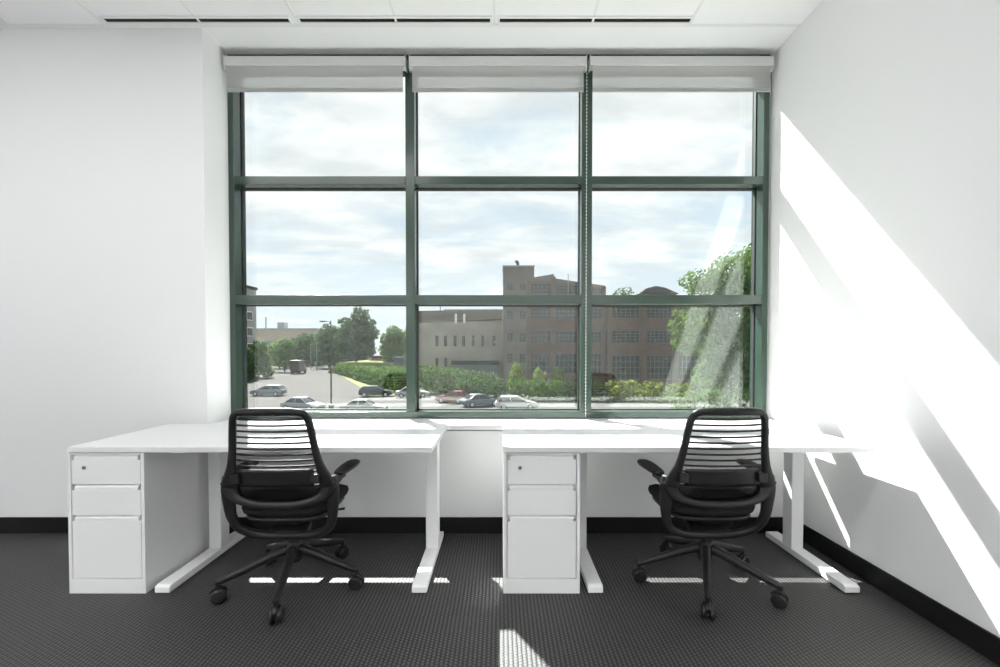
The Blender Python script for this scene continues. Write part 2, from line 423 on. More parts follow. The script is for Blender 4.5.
    for k in range(12):
        z = .893-.0272*k; w_ = hw(z) if z > .59 else .215
        pts = [(w_*s/8, ys(z, w_*s/8, w_), z) for s in range(-8, 9)]
        MB().sweep(pts, .0048, .0032, n=8).build('slat', BLACK, t, smooth=True)
    kn = MB(); vs = []; fs = []; nz = 16
    for i in range(nz+1):
        z = .515+(.925-.515)*i/nz; w_ = (hw(z) if z > .59 else .185+.06*(z-.515)/.075*.5)
        for s in range(-8, 9): vs.append((w_*s/8, ys(z, w_*s/8, w_)+.010, z))
    for i in range(nz):
        for s in range(16): fs.append((i*17+s, i*17+s+1, (i+1)*17+s+1, (i+1)*17+s))
    ko = kn.add(vs, fs).build('back_knit', KNIT, t, smooth=True)
    so = ko.modifiers.new('thick', 'SOLIDIFY'); so.thickness = .002
    # lumbar support panel with side clips
    vs = []; fs = []
    for i in range(7):
        z = .578+.082*i/6
        for s in range(-8, 9):
            x = .168*s/8; vs.append((x, ys(z, x, .225)-.014, z))
    for i in range(6):
        for s in range(16): fs.append((i*17+s, i*17+s+1, (i+1)*17+s+1, (i+1)*17+s))
    lo = MB().add(vs, fs).build('lumbar_support', BLACKG, t, smooth=True)
    so = lo.modifiers.new('thick', 'SOLIDIFY'); so.thickness = .008
    # lower pad behind the pelvis
    vs = []; fs = []
    for i in range(5):
        z = .505+.075*i/4
        for s in range(-8, 9):
            x = (.175+.03*i/4)*s/8; vs.append((x, ys(z, x, .225)+.004, z))
    for i in range(4):
        for s in range(16): fs.append((i*17+s, i*17+s+1, (i+1)*17+s+1, (i+1)*17+s))
    pe = MB().add(vs, fs).build('pelvic_panel', BLACK, t, smooth=True)
    so = pe.modifiers.new('thick', 'SOLIDIFY'); so.thickness = .006
    for s in (-1, 1):
        x0, x1 = sorted((s*.160, s*.200))
        MB().box(x0, x1, yback(.62,.18)-.020, yback(.62,.18)+.012, .598, .640).build('lumbar_clip', BLACKG, lo, bevel=.004)
    # arms
    for s in (-1, 1):
        st = spline([(s*.234,-.215,.560,.026,.013),(s*.244,-.19,.584,.024,.013),(s*.250,-.150,.597,.020,.013),(s*.254,-.10,.603,.024,.010)], 5)
        ar = MB().sweep([q[:3] for q in st], [q[3] for q in st], [q[4] for q in st], up=(s,0,.3), n=10).build('armrest', BLACK, t, smooth=True)
        pd = spline([(s*.250,-.165,.613,.012,.008),(s*.252,-.150,.614,.028,.012),(s*.256,-.07,.616,.036,.014),(s*.260,.01,.617,.037,.014),(s*.260,.060,.617,.030,.011),(s*.260,.078,.616,.012,.007)], 5)
        MB().sweep([q[:3] for q in pd], [q[3] for q in pd], [q[4] for q in pd], up=(0,0,1), n=12).build('arm_pad', BLACKG, ar, smooth=True)
    return t
ch = make_chair()
ch2 = dup(ch)
def place(o, x, y, rz, leg0, label, bx=0):
    o.location = (x, y, 0); o.rotation_euler.z = R(rz); tag(o, label, 'chair', 'task chairs at the desks')
    k = 0
    for c in o.children:
        if c.name.startswith('base_leg'):
            c.rotation_euler.z = R(leg0-rz+72*k); k += 1
        if c.name.startswith(('base_leg', 'base_hub', 'gas_column', 'tilt')): c.location.x = bx
place(ch, -1.018, 2.325, 1, -79, 'black slatted-back office chair at the left desk', -.03)
place(ch2, 1.006, 2.335, 1, -112, 'black slatted-back office chair at the right desk, near the sunlit wall', .045)

# ------------------------------------------------------------------ outdoors
GZ = -5.5
def ext(r, g, b): return tuple(c*.54 for c in srgb(r, g, b)[:3])+(1,)
ASPH = mat('sunlit_concrete', (.090,.0875,.084,1), .95, .0, noise=(.25, .10))
GRASS = mat('dry_grass', ext(150,156,112), .9, .0, noise=(.6, .2))
def leafmat(name, rgb, v=.35, sc=1.2):
    m = mat(name, rgb, .8, .04, noise=(sc, v)); nt = m.node_tree; N = nt.nodes; L = nt.links
    p = N['Principled BSDF']; out = N['Material Output']
    tl = N.new('ShaderNodeBsdfTranslucent'); 
    src = p.inputs['Base Color'].links[0].from_socket; L.new(src, tl.inputs['Color'])
    mx = N.new('ShaderNodeMixShader'); mx.inputs['Fac'].default_value = .42
    L.new(p.outputs[0], mx.inputs[1]); L.new(tl.outputs[0], mx.inputs[2]); L.new(mx.outputs[0], out.inputs['Surface'])
    return m
LEAF_D = leafmat('dark_leaves', ext(88,114,72))
LEAF_M = leafmat('green_leaves', ext(112,140,78))
LEAF_L = leafmat('bright_leaves', ext(146,166,86))
LEAF_H = leafmat('hedge_leaves', ext(96,128,58), .4, .8)
BARK = mat('bark', srgb(72,62,52), .9, .1)

g = MB(); n = 48
vs = [(0,3.7,GZ)]+[(420*math.cos(2*math.pi*k/n), 420*math.sin(2*math.pi*k/n), GZ) for k in range(n)]
g.add(vs, [(0,1+k,1+(k+1)%n) for k in range(n)])
struct(g.build('ground', ASPH), 'pale concrete parking lot and road below the window')
struct(MB().prism([(-46,GZ),(-43,-2.7),(-18,-2.7),(-8,GZ)], 122, 190, 'y').build('embankment', GRASS), 'grassy bank behind the hedge')
v = [(-50,137,GZ+.04),(-17.5,64,GZ+.04),(-13,66,GZ+.04),(-36,140,GZ+.04)]
struct(MB().hexa([(a,b,GZ-.2) for a,b,_ in v], v).build('verge', GRASS), 'grass verge along the hedge')

def leaves(mb, blobs, n, size, rnd, fill=.45):
    tot = sum(b[3]*b[4]*b[5] for b in blobs)
    for (cx, cy, cz, rx, ry, rz_) in blobs:
        for _ in range(int(n*rx*ry*rz_/tot)):
            while True:
                d = Vector((rnd.gauss(0,1), rnd.gauss(0,1), rnd.gauss(0,1)))
                if d.length > .01: break
            d.normalize(); k = fill+(1-fill)*rnd.random()**.6
            p = Vector((cx+d.x*rx*k, cy+d.y*ry*k, cz+d.z*rz_*k))
            nrm = (d*.7+Vector((rnd.uniform(-1,1), rnd.uniform(-1,1), rnd.uniform(-.4,1)))).normalized()
            a = nrm.orthogonal().normalized(); a.rotate(Matrix.Rotation(rnd.uniform(0,6.28), 3, nrm)); b = nrm.cross(a)
            s = size*rnd.uniform(.6,1.3)
            mb.add([p-a*s*.5, p+b*s*.28+nrm*s*.06, p+a*s*.5, p-b*s*.28+nrm*s*.06], [(0,1,2,3)])
    return mb

def tree(x, y, h, w, label, m, n=1500, size=.6, seed=1, z0=GZ, trunk=.3, blobs=None, cat='tree', group=None, name='tree'):
    rnd = random.Random(seed)
    t = thing(name, label, cat, (x, y, z0), 0, group)
    if blobs is None:
        zb_ = h*trunk; hh = h-zb_; blobs = [(0,0,zb_+hh*.42,w*.36,w*.36,hh*.40),(0,0,zb_+hh*.72,w*.27,w*.27,hh*.27)]
        for k in range(9):
            a = 2.4*k+rnd.uniform(-.4,.4); f = .12+.62*k/8; q = w*.30*(1-.55*max(0,f-.35))
            sz = w*rnd.uniform(.17,.24)
            blobs.append((q*math.cos(a), q*math.sin(a), zb_+hh*f, sz, sz, sz*.9))
        n = int(n*2.2)
    mb = leaves(MB(), blobs, n, size, rnd)
    mb.build('crown', m, t)
    tr = MB(); top = h*.62; r0 = max(.05, h*.016)
    tr.sweep([(0,0,-.1),(0.05,0,top*.4),(-.05,.05,top*.75),(0,0,top)], [r0*1.2,r0,r0*.7,r0*.3], [r0*1.2,r0,r0*.7,r0*.3], up=(0,1,0), n=8, e=2)
    for b in blobs[:7]:
        tr.sweep([(0,0,h*.28+.04*b[2]),(b[0]*.5,b[1]*.5,(h*.3+b[2])/2),(b[0],b[1],b[2])], [r0*.5,r0*.35,r0*.12], [r0*.5,r0*.35,r0*.12], up=(.3,1,.2), n=6, e=2)
    tr.build('trunk', BARK, t)
    return t

G_T = 'trees seen beyond the parking lot'
# big tree at the right, branches reaching left over the brick facade
rb = [(2.5,0,10,5,5,4.6),(-1.2,-.5,12.0,2.8,3,2.4),(-3.2,0,13.2,1.7,2,1.2),(.2,-1,14.0,2.6,3,1.9),(3.6,0,15.0,3.2,3.6,2.2),(-2.6,0,9.6,1.7,2,1.4),(-3.6,-1,7.2,1.9,2.2,1.5),
      (6,1,12,4.5,4.5,4.2),(1,0,6.4,3.6,3.5,3.2),(5,0,6,4,4,4.4),(-4.6,0,10.8,.9,1.1,.6),(-1.6,-.6,5.0,1.8,1.6,1.3),(-4.6,-.6,8.6,1.6,1.6,2.4),(-5.2,-.8,7.0,.9,1,.7),(0,0,3.8,3.6,3,2.2),(4.5,0,3.4,3.4,3,2.6)]
tree(22.4, 45, 17, 14, 'large broad green tree filling the lower right panes', LEAF_M, 26000, .48, 5, blobs=rb)
bt = [(0,0,5.2,4.4,4.4,3.6),(.2,0,9.2,3.9,4,3.2),(1,0,13.2,2.2,2.4,2.2),(-2.6,0,11.6,1.7,1.8,1.4),(3.4,0,8.4,2.2,2.4,2.2),(-3.6,0,6.2,1.8,2,2.4),(.6,0,15.2,1.2,1.3,.9),(2.4,0,15.0,.7,.8,.6),(-3.0,0,2.8,2,2,1.8),(2.6,0,3.4,2.2,2.2,2.2),(3.2,0,11.3,1.6,1.8,1.4)]
tree(-39.4, 126, 15.4, 12, 'tallest round tree behind the hedge, right of the lamp post', LEAF_D, 9000, .72, 11, z0=-2.7, blobs=[(a*1.16,b,c*.95,d*1.16,e,f*.97) for a,b,c,d,e,f in bt], group=G_T)
tree(-29.4, 127, 13.2, 8.5, 'mid green tree just right of the tallest round tree', LEAF_M, 1800, .8, 12, trunk=.1, group=G_T)
tree(-27.2, 143, 15.4, 8.5, 'tree half hidden behind the left mullion, above the dark truck', LEAF_D, 1800, .85, 13, trunk=.1, group=G_T)
tree(-56.5, 152, 15.0, 12.4, 'large dark tree left of the lamp post', LEAF_D, 3200, .8, 14, trunk=.04, group=G_T)
tree(-60.0, 128, 9.6, 6.6, 'small olive tree at the end of the road', LEAF_M, 1700, .7, 15, trunk=.12, group=G_T)
tree(-72, 150, 9.6, 9.0, 'pale green tree on the left side of the road', LEAF_L, 1700, .8, 16, trunk=.03, group=G_T)
tree(-54.6, 104, 8.6, 6.6, 'green tree leaning over the left edge of the road', LEAF_M, 2200, .6, 17, trunk=.04, group=G_T)
tree(-51.8, 92, 7.6, 5.6, 'dense dark tree at the left frame of the window', LEAF_D, 2400, .55, 18, trunk=.03, group=G_T)
for i, (x, y, h, w, lab) in enumerate([(-72,170,12.2,13,'hazy tree on the skyline behind the olive tree'),(-54,172,11.5,13,'hazy tree on the skyline directly behind the lamp post'),
    (-38,168,12.5,12,'hazy tree on the skyline behind the tallest round tree'),(-22,165,12.5,14,'hazy tree on the skyline behind the left mullion')]):
    tree(x, y, h, w, lab, LEAF_D, 1500, 1.1, 30+i, trunk=.03, group=G_T)
tree(35.6, 132, 24.6, 14, 'treetop showing above the brick building roof', LEAF_D, 1600, .9, 21, group=G_T)
tree(2.2, 62.6, 4.8, 2.7, 'bright green sapling in front of the dark brick corner', LEAF_L, 800, .34, 22, trunk=.05, group=G_T)
tree(5.1, 61.2, 4.2, 2.4, 'bright green sapling left of its twin, before the brick windows', LEAF_L, 650, .34, 23, trunk=.05, group=G_T)
tree(7.6, 61.2, 4.4, 2.4, 'bright green sapling right of its twin, before the brick windows', LEAF_L, 650, .34, 24, trunk=.05, group=G_T)

def hedge(pts, label, m, seed, per=26, size=.5, name='hedge'):
    """pts: (x, y, height, half-thickness) along the hedge line"""
    rnd = random.Random(seed); mb = MB(); sm = []
    for (a, b) in zip(pts, pts[1:]):
        L_ = math.hypot(b[0]-a[0], b[1]-a[1]); k = max(1, int(L_/1.1))
        for i in range(k): sm.append(tuple(p+(q-p)*i/k for p, q in zip(a, b)))
    sm.append(pts[-1])
    core = [(x-pts[0][0], y-pts[0][1], 0) for x, y, h, t in sm]
    o = thing(name, label, 'hedge', (pts[0][0], pts[0][1], GZ))
    bl = []
    for (x, y, h, t) in sm:
        x -= pts[0][0]; y -= pts[0][1]
        k = max(1, round(h/1.0))
        for j in range(k):
            bl.append((x+rnd.uniform(-.2,.2), y, h*(j+.5)/k+rnd.uniform(-.1,.15), 1.0, t, h/k*.72))
    leaves(mb, bl, int(per*1.9*len(bl)), size*.9, rnd, .5)
    mb.build('foliage', m, o)
    st = MB(); ln = [(x-pts[0][0], y-pts[0][1], .25) for x, y, h, t in sm]
    st.sweep(ln, .05, .05, up=(0,0,1), n=5)
    for (x, y, z), (_, _, h, _) in zip(ln, sm): st.sweep([(x,y,-.05),(x+.05,y,h*.5),(x,y,h*.8)], .05, .05, n=5)
    st.build('branches', BARK, o)
    return o
hedge([(-42.5,121,2.6,1.2),(-30,97,2.9,1.2),(-20,77,3.3,1.2),(-13.6,66,3.9,1.3)], 'long green hedge running back along the road', LEAF_H, 41, 34, .55)
hedge([(-11.4,67.8,4.2,1.3),(-6,67.5,3.5,1.3),(-1.4,67.5,2.9,1.2)], 'tall vine covered hedge below the grey painted wall', LEAF_H, 42, 34, .5)
hedge([(-4.9,60.5,2.5,1.1),(-2.4,60.5,2.55,1.1),(0,60.5,2.5,1.1)], 'dark clipped hedge block behind the red and blue cars', LEAF_D, 43, 60, .42)
hedge([(1.6,58.6,2.5,1.2),(6,58.6,2.6,1.2),(12.2,58.2,2.4,1.2)], 'leafy hedge at the foot of the brick corner block', LEAF_H, 44, 34, .5)
hedge([(14.2,57.8,2.5,1.2),(18,57.4,2.4,1.2),(23,57,2.2,1.2)], 'bright hedge under the right brick wing', LEAF_L, 45, 34, .5)
hedge([(15.5,39.5,2.7,1.2),(19,39,3.1,1.2),(23,39,3.0,1.3)], 'low shrubs under the large tree at right', LEAF_M, 46, 40, .42)

# buildings
def brick(name, rgb, mortar, scale=.9):
    m = mat(name, rgb, .9, .1); nt = m.node_tree; N = nt.nodes; L = nt.links
    tc = N.new('ShaderNodeTexCoord'); mp = N.new('ShaderNodeMapping'); mp.inputs['Rotation'].default_value = (R(90),0,0)
    b = N.new('ShaderNodeTexBrick'); b.inputs['Scale'].default_value = scale; b.inputs['Color1'].default_value = rgb
    b.inputs['Color2'].default_value = tuple(c*.78 for c in rgb[:3])+(1,); b.inputs['Mortar'].default_value = mortar
    b.inputs['Mortar Size'].default_value = .03
    nz = N.new('ShaderNodeTexNoise'); nz.inputs['Scale'].default_value = .35; nz.inputs['Detail'].default_value = 6
    mx = N.new('ShaderNodeMix'); mx.data_type = 'RGBA'; mx.blend_type = 'MULTIPLY'; mx.inputs['Factor'].default_value = .55
    L.new(tc.outputs['Object'], mp.inputs['Vector']); L.new(mp.outputs[0], b.inputs['Vector']); L.new(tc.outputs['Object'], nz.inputs['Vector'])
    L.new(b.outputs['Color'], mx.inputs['A']); L.new(nz.outputs['Fac'], mx.inputs['B']); L.new(mx.outputs['Result'], N['Principled BSDF'].inputs['Base Color'])
    return m
BRICK = brick('red_brown_brick', srgb(126,100,94), srgb(120,108,100))
BRICKG = brick('weathered_brick', srgb(134,124,118), srgb(130,122,116))
PGREY = mat('weathered_grey_paint', srgb(152,147,137), .85, .1, noise=(.35,.16))
CONC = mat('coping_concrete', srgb(150,146,140), .8, .1)
WGLASS = mat('dark_window_glass', srgb(46,52,56), .12, .6, noise=(1.1,.6))
SASH = mat('steel_sash', srgb(110,108,104), .6, .3)
TAN = mat('tan_panel', srgb(176,162,148), .8, .1); BLUEG = mat('blue_grey_glazing', srgb(120,140,148), .3, .5)
GREYB = mat('grey_cladding', srgb(150,152,152), .7, .2); ROOFD = mat('dark_roof', srgb(72,74,76), .8, .1)
WHITE = mat('white_metal', srgb(225,225,222), .5, .3)

def window(x0, x1, z0, z1, y, parent, nx=4, nz=3, m=None):
    """window on a facade facing -Y: frame with glazing bars, and a pane behind them"""
    f = MB(); b = .07; yy = y
    for i in range(nx+1):
        x = x0+(x1-x0)*i/nx; h = b if 0 < i < nx else b*1.5; f.box(x-h/2, x+h/2, yy-.06, yy+.05, z0, z1)
    for j in range(nz+1):
        z = z0+(z1-z0)*j/nz; h = b if 0 < j < nz else b*1.5; f.box(x0, x1, yy-.05, yy+.05, z-h/2, z+h/2)
    o = f.build('window', SASH, parent)
    MB().box(x0, x1, yy-.02, yy+.02, z0, z1).build('pane', m or WGLASS, o)
    return o
def facade(x0, x1, z0, z1, holes, y0, depth):
    """solid facade slab with real openings: built as strips around the holes (rows of holes share z)"""
    mb = MB(); zs = sorted({z for h in holes for z in (h[2], h[3])}); zs = [z0]+zs+[z1]
    for a, b in zip(zs, zs[1:]):
        if b-a < 1e-4: continue
        hs = sorted([h for h in holes if h[2] <= a+1e-4 and h[3] >= b-1e-4]); x = x0
        for h in hs:
            if h[0] > x: mb.box(x, h[0], y0, y0+depth, a, b)
            x = h[1]
        if x < x1: mb.box(x, x1, y0, y0+depth, a, b)
    return mb

# brick block with tower and its lower right wing
Y1 = 72.0
bk = thing('brick_building', 'dark brick industrial building with corner tower and steel windows', 'building', (0, Y1, GZ))
def wz(y, Y=Y1): return 1.208+(348-y)*Y/460-GZ      # height above the ground for a distance Y
def wx(x, Y=Y1): return (x-500)*Y/460
rowsC = [(wz(293.5),wz(283.5)),(wz(319),wz(308)),(wz(343),wz(331.5)),(wz(374),wz(353.5))]
hs = []
for x0, x1 in ((530,550.5),(555.5,577),(582,602)):
    for r in rowsC: hs.append((wx(x0),wx(x1),r[0],r[1]))
for x0, x1 in ((507,513),(519.5,526)):
    for a, b in ((290,284),(319,311),(342,333),(363,353.5)): hs.append((wx(x0),wx(x1),wz(a),wz(b)))
# holes of the narrow tower windows differ in height: tower built on its own
big = [h for h in hs if h[0] > wx(528)]; sml = [h for h in hs if h[0] < wx(528)]
facade(wx(503), wx(528), 0, wz(281.5), sml, 0, 1).build('tower_wall', BRICKG, bk)
fix = {wx(555.5): wz(285.2), wx(582): wz(288.6)}
big = [(a, b, c, fix.get(a, d) if c == rowsC[0][0] else d) for a, b, c, d in big]
facade(wx(528), wx(554), 0, wz(281.5), [h for h in big if h[1] < wx(554)], 0, 1).build('wall', BRICK, bk)
facade(wx(554), wx(579.5), 0, wz(283), [h for h in big if wx(554) < h[1] < wx(579)], 0, 1).build('wall', BRICK, bk)
facade(wx(579.5), wx(604.5), 0, wz(286.8), [h for h in big if h[1] > wx(580)], 0, 1).build('wall', BRICK, bk)
for h in sml: window(*h, .3, bk, 2, 3)
for h in big: window(*h, .3, bk, 5, 3)
for pp in ([(534,281.5),(534,277.5),(553.7,274.2),(554,281.5)], [(554,283),(554,278.5),(579.5,282.3),(579.5,283)], [(579.5,286.8),(579.5,282.3),(604.5,285.8),(604.5,286.8)]):
    MB().prism([(wx(a), wz(b)) for a, b in pp], 0, 1, 'y').build('parapet', BRICKG, bk)
MB().box(wx(503), wx(534), .0, 5.5, wz(281.5), wz(267.2)).build('tower', BRICKG, bk)
MB().box(wx(502.5), wx(534.5), -.15, 5.6, wz(267.2), wz(265.8)).build('coping', CONC, bk)
MB().box(wx(503), wx(604), 1, 5.5, 0, wz(288)).build('rear_mass', BRICKG, bk)
vt = MB().lathe([(.05,0),(.3,0),(.3,.5),(.22,.55),(.22,.9),(.05,.9)], 12, (wx(518.5),3,wz(265.8)))
vt.sweep([(wx(518.5),3,wz(265.8)+.85),(wx(517.5),3,wz(265.8)+1.15),(wx(516),3,wz(265.8)+1.05)], .28, .28, n=8); vt.build('roof_vent', ROOFD, bk)
MB().box(wx(567.5), wx(568.3), -.15, -.02, wz(294), wz(274)).build('mast', CONC, bk)
for xx, ty in ((529,282.5),(553,277),(579,283.4),(603,286.5)): MB().box(wx(xx)-.35, wx(xx)+.35, -.25, 0, 0, wz(ty)).build('pier', BRICK, bk)
# right wing
Y2 = 70.0
wg = thing('brick_building', 'lower three storey red brick wing partly hidden by the large tree', 'building', (0, Y2, GZ))
hs = []
for x0, x1 in ((612,640),(647,672),(679,704)):
    for a, b in ((318,306.5),(343,330.5),(379.5,355.5)): hs.append((wx(x0,Y2),wx(x1,Y2),wz(a,Y2),wz(b,Y2)))
facade(wx(609,Y2), wx(730,Y2), 0, wz(298,Y2), hs, 0, 1).build('wall', BRICK, wg)
for h in hs: window(*h, .3, wg, 6, 4)
for xx in (610,643.5,675.5,708): MB().box(wx(xx,Y2)-.3, wx(xx,Y2)+.3, -.2, 0, 0, wz(298,Y2)).build('pier', BRICK, wg)
MB().box(wx(610.5,Y2), wx(730,Y2), -.25, 1.2, wz(298,Y2), wz(296.3,Y2)).build('coping', CONC, wg)
MB().box(wx(609,Y2), wx(730,Y2), 1, 14, 0, wz(299,Y2)).build('rear_mass', BRICK, wg)
# grey painted wing on the left
Y3 = 78.0
pg = thing('painted_building', 'long grey painted wing with narrow windows and a brick upper band', 'building', (0, Y3, GZ))
hs = []
for x in (437,445.5,455,463.5,473,482.5,494): hs.append((wx(x-1.6,Y3),wx(x+1.6,Y3),wz(346.5,Y3),wz(335.5,Y3)))
for x in (436.7,445.6): hs.append((wx(x-1.6,Y3),wx(x+1.6,Y3),wz(367,Y3),wz(358,Y3)))
facade(wx(417,Y3), wx(504,Y3), 0, wz(321.5,Y3), hs, 0, .8).build('wall', PGREY, pg)
for h in hs: window(*h, .25, pg, 2, 3)
MB().prism([(wx(417,Y3),wz(323,Y3)),(wx(504,Y3),wz(319,Y3)),(wx(504,Y3),wz(309.5,Y3)),(wx(417,Y3),wz(311,Y3))], -.05, .8, 'y').build('brick_band', BRICKG, pg)
for x in (456,464.5): MB().box(wx(x-1.1,Y3), wx(x+1.1,Y3), -.35, -.05, wz(323.5,Y3), wz(314,Y3)).build('vent_shaft', WHITE, pg, bevel=.05)
MB().box(wx(452,Y3), wx(499,Y3), -1.2, 0, wz(364.5,Y3), wz(360.5,Y3)).build('awning', ROOFD, pg)
MB().box(wx(453,Y3), wx(498,Y3), -.1, 0, wz(378,Y3), wz(364.5,Y3)).build('loading_door', GREYB, pg)
MB().box(wx(442,Y3), wx(504,Y3), 3, 12, wz(312,Y3), wz(307.8,Y3)).build('roof_monitor', CONC, pg)
MB().box(wx(417,Y3), wx(504,Y3), .8, 14, 0, wz(312,Y3)).build('rear_mass', PGREY, pg)
MB().box(wx(439.2,Y3), wx(439.9,Y3), 1, 1.2, wz(311,Y3), wz(305,Y3)).build('chimney_pipe', ROOFD, pg)
# gabled roof behind the right wing
Y4 = 96
gb = thing('gabled_building', 'dark gabled roof showing behind the brick wing', 'building', (0, Y4, GZ))
MB().box(wx(640,Y4), wx(676,Y4), 0, 10, 0, wz(294,Y4)).build('wall', BRICKG, gb)
MB().prism([(wx(638,Y4),wz(294,Y4)),(wx(646,Y4),wz(288.5,Y4)),(wx(655,Y4),wz(286.4,Y4)),(wx(664,Y4),wz(288,Y4)),(wx(678,Y4),wz(294,Y4))], -.4, 10.4, 'y').build('roof', ROOFD, gb)
# buildings at the far left
tb = thing('grey_building', 'tall grey building at the left edge of the window view', 'building', (-69, 84, GZ))
MB().box(-9, 10.8, 0, 26, 0, 20.5).build('wall', GREYB, tb)
MB().box(-9.2, 11.1, -.2, 26.2, 20.5, 21.1).build('coping', ROOFD, tb)
for j in range(5):
    for i in range(5):
        y0, z0 = 2.5+i*4.8, 2.0+j*3.7
        o = MB().box(10.78, 10.9, y0, y0+2.6, z0, z0+2.1).build('window', WHITE, tb)
        MB().box(10.9, 10.93, y0+.2, y0+2.4, z0+.2, z0+1.9).build('pane', WGLASS, o)
tn = thing('tan_building', 'long tan building with blue grey glazing on the far left skyline', 'building', (-86, 182, GZ))
MB().box(-14, 13, 0, 20, 0, 9.6).build('glazed_wall', BLUEG, tn)
MB().box(-14.1, 13.1, -.1, 20, 9.6, 13.6).build('upper_wall', TAN, tn)
MB().box(-14.3, 13.3, -.4, 20.3, 13.6, 14.5).build('roof_edge', GREYB, tn)
MB().box(-3.5, -.6, 3, 6, 14.5, 17).build('roof_plant', GREYB, tn)
MB().lathe([(.3,14.5),(.3,19)], 8, (-7.5,2,0)).build('chimney_pipe', GREYB, tn)
bn = thing('brown_building', 'brown brick building with stepped parapet left of the big dark tree', 'building', (-65.4, 184, GZ))
MB().box(-7, 9, 0, 16, 0, 13.2).build('wall', BRICKG, bn)
for x in (-6, .5, 6): MB().box(x, x+2.4, -.1, 3, 13.2, 14.3).build('parapet_step', BRICKG, bn)
for i in range(3):
    for j in range(2):
        o = MB().box(-5.5+i*4.4, -3.2+i*4.4, -.08, .02, 4+j*4, 6.2+j*4).build('window', SASH, bn)
        MB().box(-5.3+i*4.4, -3.4+i*4.4, -.12, -.08, 4.2+j*4, 6+j*4).build('pane', WGLASS, o)

# cars
TIRE = mat('tyre_rubber', (.012,.012,.012,1), .8, .2); RIM = mat('alloy_rim', (.5,.5,.5,1), .35, .5, .8)
CGL = mat('car_glass', (.02,.025,.03,1), .08, .6); RED = mat('tail_lamp_red', (.4,.02,.02,1), .3, .5); HLAMP = mat('head_lamp', (.8,.8,.8,1), .15, .6)
def car(x, y, rz, label, rgb, kind='sedan', z=GZ, L_=4.6, group='cars in the parking lot'):
    t = thing('car', label, 'car', (x, y, z), R(rz), group); W = .9
    pm = mat('car_paint', tuple(c*.52 for c in rgb[:3])+(1,), .3, .6)
    suv = kind in ('suv', 'hatch'); belt = .98 if suv else .90; top = 1.68 if kind == 'suv' else (1.5 if kind == 'hatch' else 1.43)
    h = L_/2
    st = [(-h,.42,belt*.80,.70),(-h+.12,.28,belt*.97,.82),(-h+.8,.24,belt,.89),(0,.24,belt,.91),(h-1.3,.24,belt*.98,.90),(h-.5,.26,belt*.86,.85),(h-.12,.32,belt*.74,.78),(h,.42,belt*.62,.64)]
    vs = []; fs = []
    for (sx, a, b, w_) in st:
        for (py, pz) in ((-w_*.92,a),(-w_,a+.18),(-w_,b-.22),(-w_*.93,b),(w_*.93,b),(w_,b-.22),(w_,a+.18),(w_*.92,a)): vs.append((sx,py,pz))
    for i in range(len(st)-1):
        for k in range(8): fs.append((i*8+k,i*8+(k+1)%8,(i+1)*8+(k+1)%8,(i+1)*8+k))
    fs += [tuple(range(8)), tuple(range((len(st)-1)*8, len(st)*8))]
    MB().add(vs, fs).build('body', pm, t, bevel=.05, seg=3, smooth=True)
    if kind == 'sedan': b0, t0, t1, b1 = -h+.55, -h+1.35, h-2.1, h-1.25
    elif kind == 'hatch': b0, t0, t1, b1 = -h+.12, -h+.65, h-2.15, h-1.2
    else: b0, t0, t1, b1 = -h+.10, -h+.38, h-2.1, h-1.25
    wb, wt = W*.92, W*.70
    MB().hexa([(b0,-wb,belt-.03),(b1,-wb,belt-.05),(b1,wb,belt-.05),(b0,wb,belt-.03)], [(t0,-wt,top-.06),(t1,-wt,top-.06),(t1,wt,top-.06),(t0,wt,top-.06)]).build('windows', CGL, t, bevel=.04, smooth=True)
    rf = MB().hexa([(t0-.06,-wt-.02,top-.08),(t1+.08,-wt-.02,top-.09),(t1+.08,wt+.02,top-.09),(t0-.06,wt+.02,top-.08)], [(t0+.1,-wt+.06,top),(t1-.12,-wt+.06,top),(t1-.12,wt-.06,top),(t0+.1,wt-.06,top)])
    for s in (-1, 1):
        for (bb, tt) in ((b0,t0),(b1,t1),((b0+b1)/2-.1,(t0+t1)/2-.05)):
            rf.sweep([(bb,s*(wb+.005),belt-.04),(tt,s*(wt+.005),top-.06)], .045, .03, up=(0,1,0), n=6)
    rf.build('roof', pm, t, bevel=.02)
    for sx in (-h+.85, h-.9):
        for s in (-1, 1):
            w_ = MB().lathe([(.02,s*.68),(.26,s*.68),(.33,s*.71),(.33,s*.88),(.28,s*.915),(.20,s*.915)], 20, (sx,0,.33), 'y').build('wheel', TIRE, t)
            MB().lathe([(.01,s*.90),(.21,s*.90),(.215,s*.918),(.05,s*.925)], 16, (sx,0,.33), 'y').build('rim', RIM, w_)
    for s in (-1, 1):
        MB().box(-h+.0, -h+.14, s*.62-.14, s*.62+.14, belt*.72, belt*.88).build('tail_lamp', RED, t, bevel=.03)
        MB().box(h-.26, h-.05, s*.60-.14, s*.60+.14, belt*.60, belt*.72).build('head_lamp', HLAMP, t, bevel=.03)
    return t
car(-32.6, 64.6, 180, 'silver blue estate car driving left across the lot', srgb(150,165,176), 'hatch')
car(-17.1, 63.5, 4, 'dark navy car standing in front of the long hedge', srgb(34,40,54), 'hatch')
car(-21.2, 49.4, -14, 'silver car at the window bottom, partly behind the left chair', srgb(168,178,184), 'sedan')
car(-14.0, 47.3, 2, 'pale grey car cut off by the window bottom, beside the lamp post', srgb(176,180,178), 'sedan')
car(-11.9, 62.5, 8, 'white car showing just right of the left mullion', srgb(205,208,208), 'sedan')
car(-5.9, 56.2, 168, 'red car in the row below the middle pane', srgb(150,52,50), 'hatch', L_=3.9)
car(-2.3, 53.0, 30, 'blue grey sedan beside the red car', srgb(112,128,146), 'sedan')
car(1.8, 50.0, 4, 'white crossover at the right end of the parked row', srgb(232,232,232), 'hatch')
